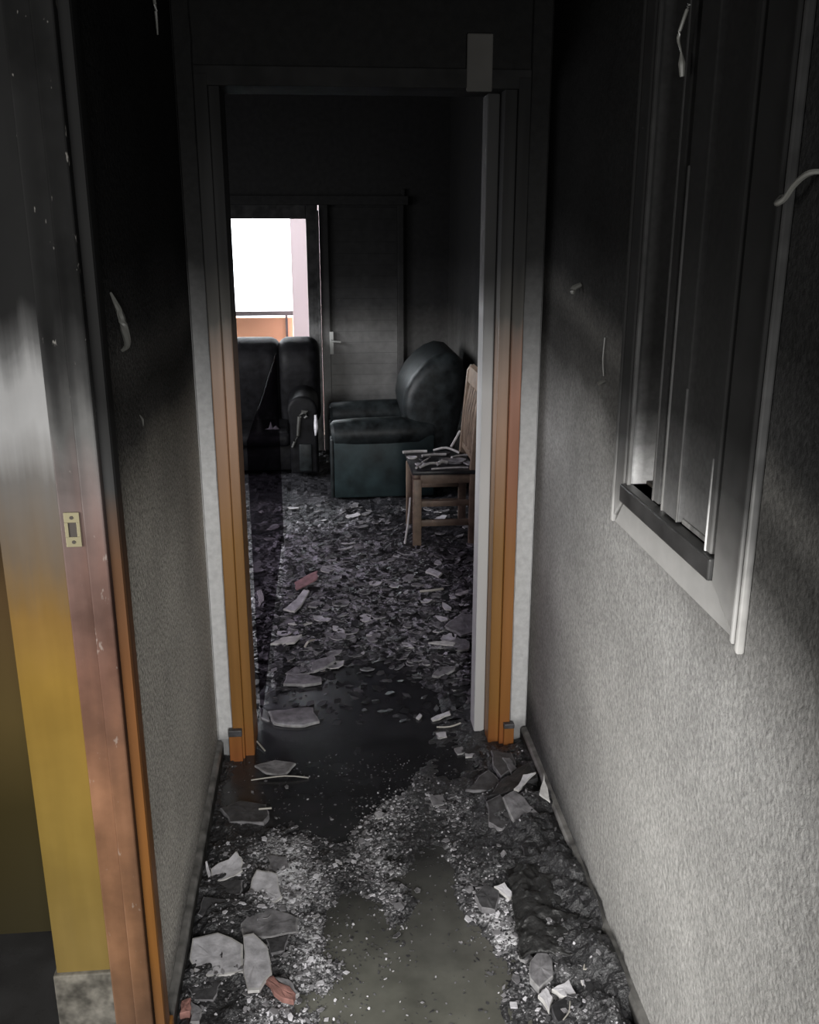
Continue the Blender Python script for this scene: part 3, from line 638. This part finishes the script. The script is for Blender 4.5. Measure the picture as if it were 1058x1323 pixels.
def B(cx, cy): return (530+cx/3.367, 930+cy/3.367)
def C(cx, cy): return (320+cx/4.1375, 680+cy/4.1375)
def D(cx, cy): return (460+cx/4.133, 680+cy/4.133)
BIG = [
 (A, [(50,985),(75,960),(190,935),(300,985),(300,1100),(170,1115),(90,1110),(65,1040)], .030, .008, 'pale', 'largest pale plaster slab, near the left skirting', (0,.05), .05),
 (A, [(300,945),(345,935),(405,985),(425,1100),(370,1180),(320,1185),(300,1100)], .034, .008, 'pale', 'upright pale strip beside the largest plaster slab', (-.05,.0), .05),
 (A, [(270,845),(400,825),(540,870),(540,930),(420,950),(300,945)], .024, .009, 'grey', 'wide lilac grey slab behind the largest plaster slab', (0,.05), .02),
 (A, [(305,770),(360,670),(450,690),(470,780),(440,800),(360,790)], .030, .008, 'pale', 'pale wedge shaped plaster piece left of the ash patch', (.1,.1), .05),
 (A, [(160,650),(270,598),(295,620),(298,665),(175,700)], .034, .006, 'pale', 'pale curved scrap against the left skirting', (.15,.2), .15),
 (A, [(108,645),(145,640),(170,700),(150,708)], .026, .005, 'pale', 'narrow pale scrap touching the left skirting', (-.2,.3), .1),
 (A, [(298,600),(345,600),(340,665),(300,668)], .022, .008, 'dark', 'small square dark tile right of the pale curved scrap', (0,0), 0),
 (A, [(95,860),(130,790),(290,800),(230,865),(140,880)], .022, .012, 'dark', 'dark grey slab with light front edge near left skirting', (0,.12), .0),
 (A, [(110,770),(180,720),(300,710),(290,770),(170,790)], .018, .012, 'dark', 'dark grey slab just below the pale curved scrap', (0,.05), .0),
 (A, [(350,215),(440,190),(530,205),(485,240),(400,235)], .014, .006, 'grey', 'grey flake with white rim floating before the left jamb', (0,.16), .1),
 (A, [(200,400),(290,370),(400,385),(415,430),(390,460),(240,460)], .010, .012, 'dark', 'dark flat slab with light rim below the left jamb', (0,.05), .0),
 (A, [(385,1130),(430,1120),(530,1200),(520,1230),(470,1220)], .026, .012, 'brick', 'reddish brick sliver at the bottom left centre of the floor', (0,0), .0),
 (A, [(430,1118),(500,1130),(545,1190),(528,1200)], .030, .008, 'grey', 'grey sliver lying against the reddish brick sliver', (0,0), .0),
 (A, [(18,1250),(75,1235),(70,1290),(20,1300)], .020, .018, 'brick', 'orange brick crumb in the lower left corner', (0,.1), .0),
 (A, [(75,1240),(120,1270),(110,1320),(70,1323)], .020, .010, 'grey', 'grey crumb right of the orange brick crumb', (0,.1), .0),
 (A, [(400,595),(490,600),(500,650),(430,660)], .022, .008, 'grey', 'small grey tile at the head of the pale ash patch', (0,.05), .0),
 (A, [(60,1180),(140,1120),(210,1150),(170,1230),(90,1230)], .018, .010, 'dark', 'dark lump of plaster below the largest pale slab', (0,.05), .0),
 (A, [(400,960),(500,940),(480,1010),(420,1020)], .022, .008, 'dark', 'dark grey flake under the wide lilac grey slab', (0,.05), .0),
 (A, [(870,410),(890,400),(918,412),(915,432),(885,436)], .012, .008, 'pale', 'rounded pale pebble of plaster in the corridor centre', (0,0), .0),
 (B, [(560,350),(605,290),(637,345),(610,362)], .070, .005, 'white', 'bright white triangle leaning on the right skirting', (-.3,.5), .0),
 (B, [(450,310),(490,260),(545,255),(500,285),(470,315)], .070, .006, 'pale', 'pale bent sliver on the black slab by the right jamb', (0,.2), .1),
 (B, [(340,330),(380,280),(520,205),(555,270),(420,320)], .052, .012, 'black', 'long black slab below the right door jamb', (.08,.05), .0),
 (B, [(400,350),(450,325),(560,420),(540,455),(460,465)], .060, .016, 'grey', 'ribbed grey slab on the right debris heap', (.05,.1), -.08),
 (B, [(330,370),(390,345),(450,450),(400,480),(340,450)], .050, .014, 'dark', 'dark grey slab left of the ribbed slab', (.05,.1), .0),
 (B, [(465,350),(560,345),(575,400),(560,412)], .052, .010, 'dark', 'dark plate between ribbed slab and right skirting', (.05,.1), .0),
 (B, [(240,305),(340,230),(385,265),(350,310)], .036, .008, 'dark', 'grey pointed flake left of the long black slab', (0,.1), .05),
 (B, [(350,150),(440,160),(460,205),(395,250),(360,210)], .036, .012, 'dark', 'dark grey slab at the foot of the right jamb', (0,.1), .0),
 (B, [(400,165),(430,165),(465,205),(440,220)], .052, .008, 'grey', 'grey chip on the slab at the right jamb foot', (0,.1), .0),
 (B, [(365,720),(410,708),(455,755),(430,768)], .050, .007, 'pale', 'bright pale chip in the middle of the right heap', (.1,.15), .05),
 (B, [(280,780),(330,735),(385,760),(370,840),(310,830)], .030, .014, 'dark', 'rounded grey slab left of the bright pale chip', (0,.1), -.05),
 (B, [(520,1070),(570,1000),(615,1060),(620,1130),(560,1180),(520,1140)], .030, .014, 'grey', 'tall ragged grey lump at lower right of the floor', (0,.05), -.05),
 (B, [(615,1175),(690,1135),(720,1190),(670,1205)], .036, .010, 'pale', 'middle one of the pale chunks at lower right', (0,.1), .0),
 (B, [(740,1140),(800,1120),(860,1140),(815,1200),(760,1190)], .040, .010, 'pale', 'rightmost pale chunk in front of the charred cloth', (0,.15), .1),
 (B, [(555,1205),(590,1175),(620,1215),(605,1270)], .032, .010, 'pale', 'leftmost small pale chunk at lower right', (0,.1), .0),
 (B, [(860,1310),(885,1290),(915,1330),(880,1350)], .040, .010, 'pale', 'pale chunk cut by the bottom edge at right', (0,.1), .0),
 (B, [(470,1030),(510,1015),(535,1035),(500,1050)], .030, .008, 'grey', 'small grey chunk left of the tall ragged lump', (0,.1), .0),
 (B, [(700,1200),(760,1205),(870,1240),(850,1270),(740,1250)], .030, .010, 'grey', 'grey rubble strip below the rightmost pale chunk', (0,.1), .0),
 (B, [(610,1260),(680,1215),(760,1240),(770,1300),(640,1330)], .022, .012, 'black', 'black plate below the middle pale chunk', (0,.1), .0),
 (B, [(540,470),(570,475),(578,510),(550,512)], .048, .010, 'grey', 'small grey chip just below the ribbed slab', (0,.1), .0),
 (B, [(480,560),(520,530),(570,560),(560,620),(500,610)], .046, .014, 'black', 'rounded black lump in the middle of the right heap', (0,.1), -.1),
 (B, [(530,880),(550,878),(556,915),(538,920)], .034, .008, 'grey', 'small grey flake left of the charred cloth', (0,.1), .0),
 (B, [(535,935),(575,930),(580,970),(545,985)], .030, .010, 'grey', 'grey flake above the tall ragged lump', (0,.1), .0),
 (B, [(85,340),(140,335),(155,370),(100,380)], .016, .007, 'grey', 'flat grey flake at the centre right of the corridor', (0,.1), .0),
 (B, [(190,130),(225,122),(240,145),(205,152)], .012, .005, 'grey', 'little ring shaped flake before the white door stop', (0,.1), .1),
 (B, [(238,150),(290,152),(290,164),(240,164)], .012, .005, 'pale', 'thin pale flake before the white door stop', (0,.1), .0),
 (B, [(110,60),(150,55),(158,75),(120,82)], .012, .005, 'grey', 'flat grey chip just inside the doorway threshold', (0,.1), .0),
 (B, [(268,75),(310,70),(325,88),(280,95)], .010, .005, 'dark', 'dark chip at the foot of the white door stop', (0,0), .0),
 (C, [(110,1000),(240,985),(350,980),(385,1050),(300,1072),(140,1060)], .012, .008, 'grey', 'long grey slab in the water behind the left jamb', (0,.04), .0),
 (C, [(60,970),(110,1000),(120,1045),(75,1030)], .010, .006, 'dark', 'dark flake touching the long grey slab', (0,.04), .0),
 (C, [(190,850),(215,790),(300,800),(390,815),(395,840),(300,855)], .014, .010, 'grey', 'rounded grey slab beyond the doorway puddle', (0,.04), .0),
 (C, [(200,790),(250,760),(310,765),(330,790),(240,800)], .022, .008, 'grey', 'grey slab lying on the rear edge of the rounded slab', (0,.06), .0),
 (C, [(340,780),(345,740),(460,705),(470,735),(400,770)], .018, .009, 'grey', 'slanting grey slab right of the rounded slab', (.05,.1), .0),
 (C, [(60,770),(180,730),(190,760),(130,790)], .016, .009, 'dark', 'dark flake left of the rounded slab', (0,.1), .0),
 (C, [(250,300),(340,260),(375,250),(370,285),(260,330)], .045, .006, 'pink', 'only pinkish plaster flake on the living room floor', (0,.1), .0),
 (C, [(120,630),(180,600),(290,590),(250,620),(170,625)], .035, .008, 'white', 'bright white flake by the added glass screen', (0,.12), .1),
 (C, [(190,440),(230,410),(300,360),(330,365),(250,450)], .040, .008, 'pale', 'pale streaky flake in front of the pinkish one', (0,.12), .1),
 (C, [(215,515),(280,505),(345,510),(300,520)], .038, .005, 'white', 'thin white flake right of the bright white flake', (0,.15), .0),
 (C, [(50,380),(75,375),(88,410),(60,430)], .035, .008, 'white', 'white flake seen beyond the added glass screen edge', (0,.3), .0),
 (D, [(405,800),(440,760),(535,755),(520,775),(440,805)], .022, .008, 'grey', 'grey pointed slab mid floor left of the white stop', (0,.1), .0),
 (D, [(385,615),(470,605),(530,612),(520,625)], .050, .005, 'white', 'bright white sliver on the grey slab before the chair', (0,.15), .0),
 (D, [(470,650),(540,600),(605,620),(600,655),(520,665)], .036, .008, 'grey', 'broad grey slab under the bright white sliver', (0,.08), .0),
 (D, [(495,850),(545,845),(555,875),(520,885)], .014, .010, 'grey', 'small grey block in the clear patch at right', (0,.0), .0),
 (D, [(585,915),(600,895),(640,895),(640,945),(600,935)], .012, .010, 'grey', 'grey block touching the white door stop', (0,.0), .0),
 (D, [(400,1030),(500,995),(505,1010),(410,1040)], .012, .006, 'pale', 'long thin pale flake inside the doorway at right', (0,.1), .0),
 (D, [(320,1025),(340,1005),(352,1015),(335,1032)], .012, .006, 'pale', 'tiny pale oval chip inside the doorway', (0,.1), .0),
 (D, [(430,1110),(480,1105),(485,1128),(440,1132)], .012, .006, 'pale', 'small pale wedge below the long thin flake', (0,.1), .0),
 (D, [(470,540),(560,480),(640,490),(640,560),(560,580)], .036, .009, 'grey', 'big grey slab against the right of the opening', (0,.08), .0),
 (D, [(370,245),(390,230),(460,250),(440,265)], .045, .008, 'pale', 'pale block in front of the chair leg', (0,.15), .0),
 (D, [(530,355),(600,338),(600,350),(560,362)], .045, .006, 'white', 'white flake right of the pale block', (0,.15), .0),
]
for i, (fn, pts, z, th, kind, label, tl, cu) in enumerate(BIG):
    w_ = [fl(*fn(*p_), z) for p_ in pts]
    if fn in (A, B): w_ = [(min(XR-.024, max(XL+.024, x)), y) for x, y in w_]
    flake('plaster_piece' if kind != 'brick' else 'brick_fragment', w_, z*.72 if z < .07 else z, th, kind, label, 'plaster piece' if kind != 'brick' else 'brick piece', None, tl, cu, i+11)

# countless look-alike flakes: singles that show largest
rnd = random.Random(77); n = 0
protos = []
for k in range(24):
    q = rnd.choice((5, 6, 6, 7)); s = 1; el = rnd.uniform(.35, .9)
    pts = [(math.cos(u*6.283/q)*rnd.uniform(.7, 1.1), math.sin(u*6.283/q)*rnd.uniform(.7, 1.1)*el) for u in range(q)]
    o = flake('plaster_flake', pts, 0, .12, ['grey', 'grey', 'dark', 'grey', 'pale', 'dark'][k % 6], None, None, None, (0, 0), rnd.uniform(.0, .28), k, jag=.12)
    protos.append(o.data); bpy.data.objects.remove(o)
def put(px, py, s, lab, grp, lo=0, fnh=living, tones=None):
    global n
    x, y = fl(px, py); h, a = fnh(x, y); h = max(h, .008)
    me = protos[rnd.randrange(24)]
    o = bpy.data.objects.new('plaster_flake', me); COL.objects.link(o)
    zs = s*rnd.uniform(.55, 1.1)
    o.location = (x, y, h+.003); o.scale = (s, s, zs); o.rotation_euler = (rnd.uniform(-.14, .2), rnd.uniform(-.14, .14), rnd.uniform(0, 6.28)); tag(o, lab, 'plaster flake', grp); n += 1
while n < 215:
    px, py = rnd.uniform(322, 622), 655 + 225*rnd.random()**1.0
    x, y = fl(px, py)
    if .43 < x < .95 and 4.8 < y < 5.35 and rnd.random() < .5: continue
    if x > .93 or (y > 5.7 and x > -.0) or y > 6.2 or (-.30 < x < -.20): continue
    if zsum(WET, x, y) > .6 and rnd.random() < .85: continue
    if y < 4 and rnd.random() < .3: continue
    put(px, py, rnd.uniform(.015, .046)*(1 if y < 4.5 else 1.25), 'small burnt plaster flake among many on the living room floor', 'burnt plaster flakes on the living room floor')
n = 0
while n < 45:
    px, py = rnd.uniform(240, 800), rnd.uniform(985, 1318)
    x, y = fl(px, py)
    if not (XL+.06 < x < XR-.06): continue
    wv = zsum(WET, x, y)
    if wv > .5 and rnd.random() < .93: continue
    put(px, py, rnd.uniform(.007, .016), 'small ash covered plaster crumb on the corridor floor', 'plaster crumbs on the corridor floor', fnh=corridor)

# charred cloth by the right skirting, in pleats
m = bmesh.new(); U, V = 40, 60
c0, c1 = fl(*B(600, 1115), .05), fl(*B(800, 830), .05)
vs_ = []
for j in range(V+1):
    for i in range(U+1):
        u, v = i/U, j/V
        x = .445 + .19*u + .012*noise.noise(Vector((v*5, 2, 1))) + .03*(v-.5); y = 1.80 + .32*v + .012*math.sin(u*7)
        e = min(u, 1-u, v, 1-v)
        z = .048 + .016*sm(0, .2, e) + .011*(1-abs(math.sin(v*15 + u*2.2 + 2.5*noise.noise(Vector((u*2.5, v*4, 0)))))) * (.3+1.4*abs(noise.noise(Vector((u*3, v*5, 4))))) + .014*noise.noise(Vector((u*5, v*9, 2))) + .006*noise.noise(Vector((u*16, v*30, 2)))
        x = min(x, XR-.02); vs_.append(m.verts.new((x, y, z)))
for j in range(V):
    for i in range(U): q = j*(U+1)+i; m.faces.new((vs_[q], vs_[q+1], vs_[q+U+2], vs_[q+U+1]))
mb = MB(); mb._add(m, 0, None); o = mb.build('charred_cloth', M['char'], smooth=True)
sd = o.modifiers.new('thick', 'SOLIDIFY'); sd.thickness = .006
tag(o, 'crumpled charred cloth in pleats against the right skirting', 'cloth')

def stick(name, pts, rad, label, cat='stick', mat='wire', group=None):
    pts, rad = spline(pts, rad, 3)
    o = MB().tube(pts, rad, 6).build(name, M[mat], smooth=True); return tag(o, label, cat, group)
def F3(fn, cx, cy, z): p_ = fn(cx, cy); q = fl(*p_, z); return (q[0], q[1], z)
stick('bent_wire', [F3(B, 782, 945, .07), F3(B, 772, 1010, .065), F3(B, 755, 1085, .06), F3(B, 790, 1068, .06), F3(B, 822, 1080, .058)], .0022, 'bent pale wire lying on the charred cloth edge', 'wire')
stick('bent_wire', [F3(B, 700, 850, .07), F3(B, 702, 880, .068), F3(B, 686, 905, .066)], .0018, 'short pale wire on top of the charred cloth', 'wire')
stick('bent_wire', [F3(B, 695, 1225, .04), F3(B, 690, 1270, .038), F3(B, 665, 1305, .036)], .0015, 'thin wire on the black plate at lower right', 'wire')
stick('thin_lath', [F3(A, 335, 262, .012), F3(A, 480, 244, .02), F3(A, 585, 252, .012)], .0022, 'long thin lath below the flake at the left jamb')
stick('thin_lath', [F3(A, 368, 388, .03), F3(A, 424, 384, .03)], .003, 'short pale lath on the slab below the left jamb')
stick('thin_lath', [F3(D, 430, 1072, .012), F3(D, 500, 1070, .014), F3(D, 558, 1050, .02)], .003, 'curved thin lath inside the doorway at right')
stick('thin_lath', [F3(D, 340, 347, .045), F3(D, 400, 342, .05), F3(D, 465, 333, .05)], .006, 'pale lath mid floor in front of the chair')
stick('thin_lath', [F3(C, 305, 645, .03), (fl(*C(322, 618), .05)+(.05,)), F3(C, 352, 606, .04)], .005, 'curved pale sliver left of the clear wet patch')
stick('thin_lath', [F3(C, 50, 1150, .02), F3(C, 92, 1200, .012)], .003, 'tiny lath against the left jamb in the living room')
# sticks round and on the chair
stick('white_stick', [(.43, 4.92, .02), (.455, 4.99, .13), (.475, 5.07, .24)], .006, 'white stick leaning on the front of the wooden chair', mat='white_edge')
SX, SY, SZ = .470, 4.855, .449
for i, (u0, v0, u1, v1, r_, dz, lb) in enumerate([(-.02, .40, .12, .41, .009, 0, 'white lath at the far left corner of the chair seat'), (.08, .31, .22, .33, .008, 0, 'white lath in the middle of the chair seat'), (.02, .04, .12, .26, .007, 0, 'lath along the front edge of the chair seat'),
        (.04, .05, .16, .12, .007, .01, 'crossed lath near the front corner of the chair seat'), (.14, .10, .20, .13, .010, .008, 'stubby lath beside the crossed one on the chair seat'), (.24, .25, .34, .30, .008, 0, 'pale lath towards the back of the chair seat'), (.16, .44, .30, .37, .007, .02, 'bent lath at the far edge of the chair seat'), (.10, .015, .30, .03, .005, 0, 'thin lath on the near edge of the chair seat')]):
    stick('white_lath', [(SX+u0, SY+v0, SZ+r_), (SX+(u0+u1)/2, SY+(v0+v1)/2+.01, SZ+r_+dz), (SX+u1, SY+v1, SZ+r_)], r_, lb, 'lath', 'white_edge')
for i, (u, v, s_, kd, lb) in enumerate([(.24, .17, .07, 'grey', 'large grey flake in the middle of the chair seat'), (.33, .11, .045, 'grey', 'grey flake near the back of the chair seat'), (.12, .20, .07, 'black', 'black flake left of the large one on the chair seat'), (.20, .36, .05, 'black', 'black flake at the far side of the chair seat'), (.02, .28, .03, 'pale', 'pale chip at the front edge of the chair seat'), (.05, .12, .03, 'pale', 'pale chip near the front corner of the chair seat')]):
    pts = [(SX+u+s_*math.cos(a), SY+v+s_*.7*math.sin(a)) for a in (0, 1, 2.1, 3, 4.2, 5.2)]
    flake('plaster_piece', pts, SZ, .008, kd, lb, 'plaster piece', 'scraps on the chair seat', (0, .08), .2, 90+i)
stick('white_stick', [(.735, 5.31, .47), (.79, 5.33, .56)], .008, 'slanted white stick at the far back corner of the chair', mat='white_edge')
stick('white_stick', [(.86, 5.10, .452), (.835, 5.20, .70), (.855, 5.235, .86)], .005, 'thin pale stick leaning against the chair back slats', mat='white_edge')
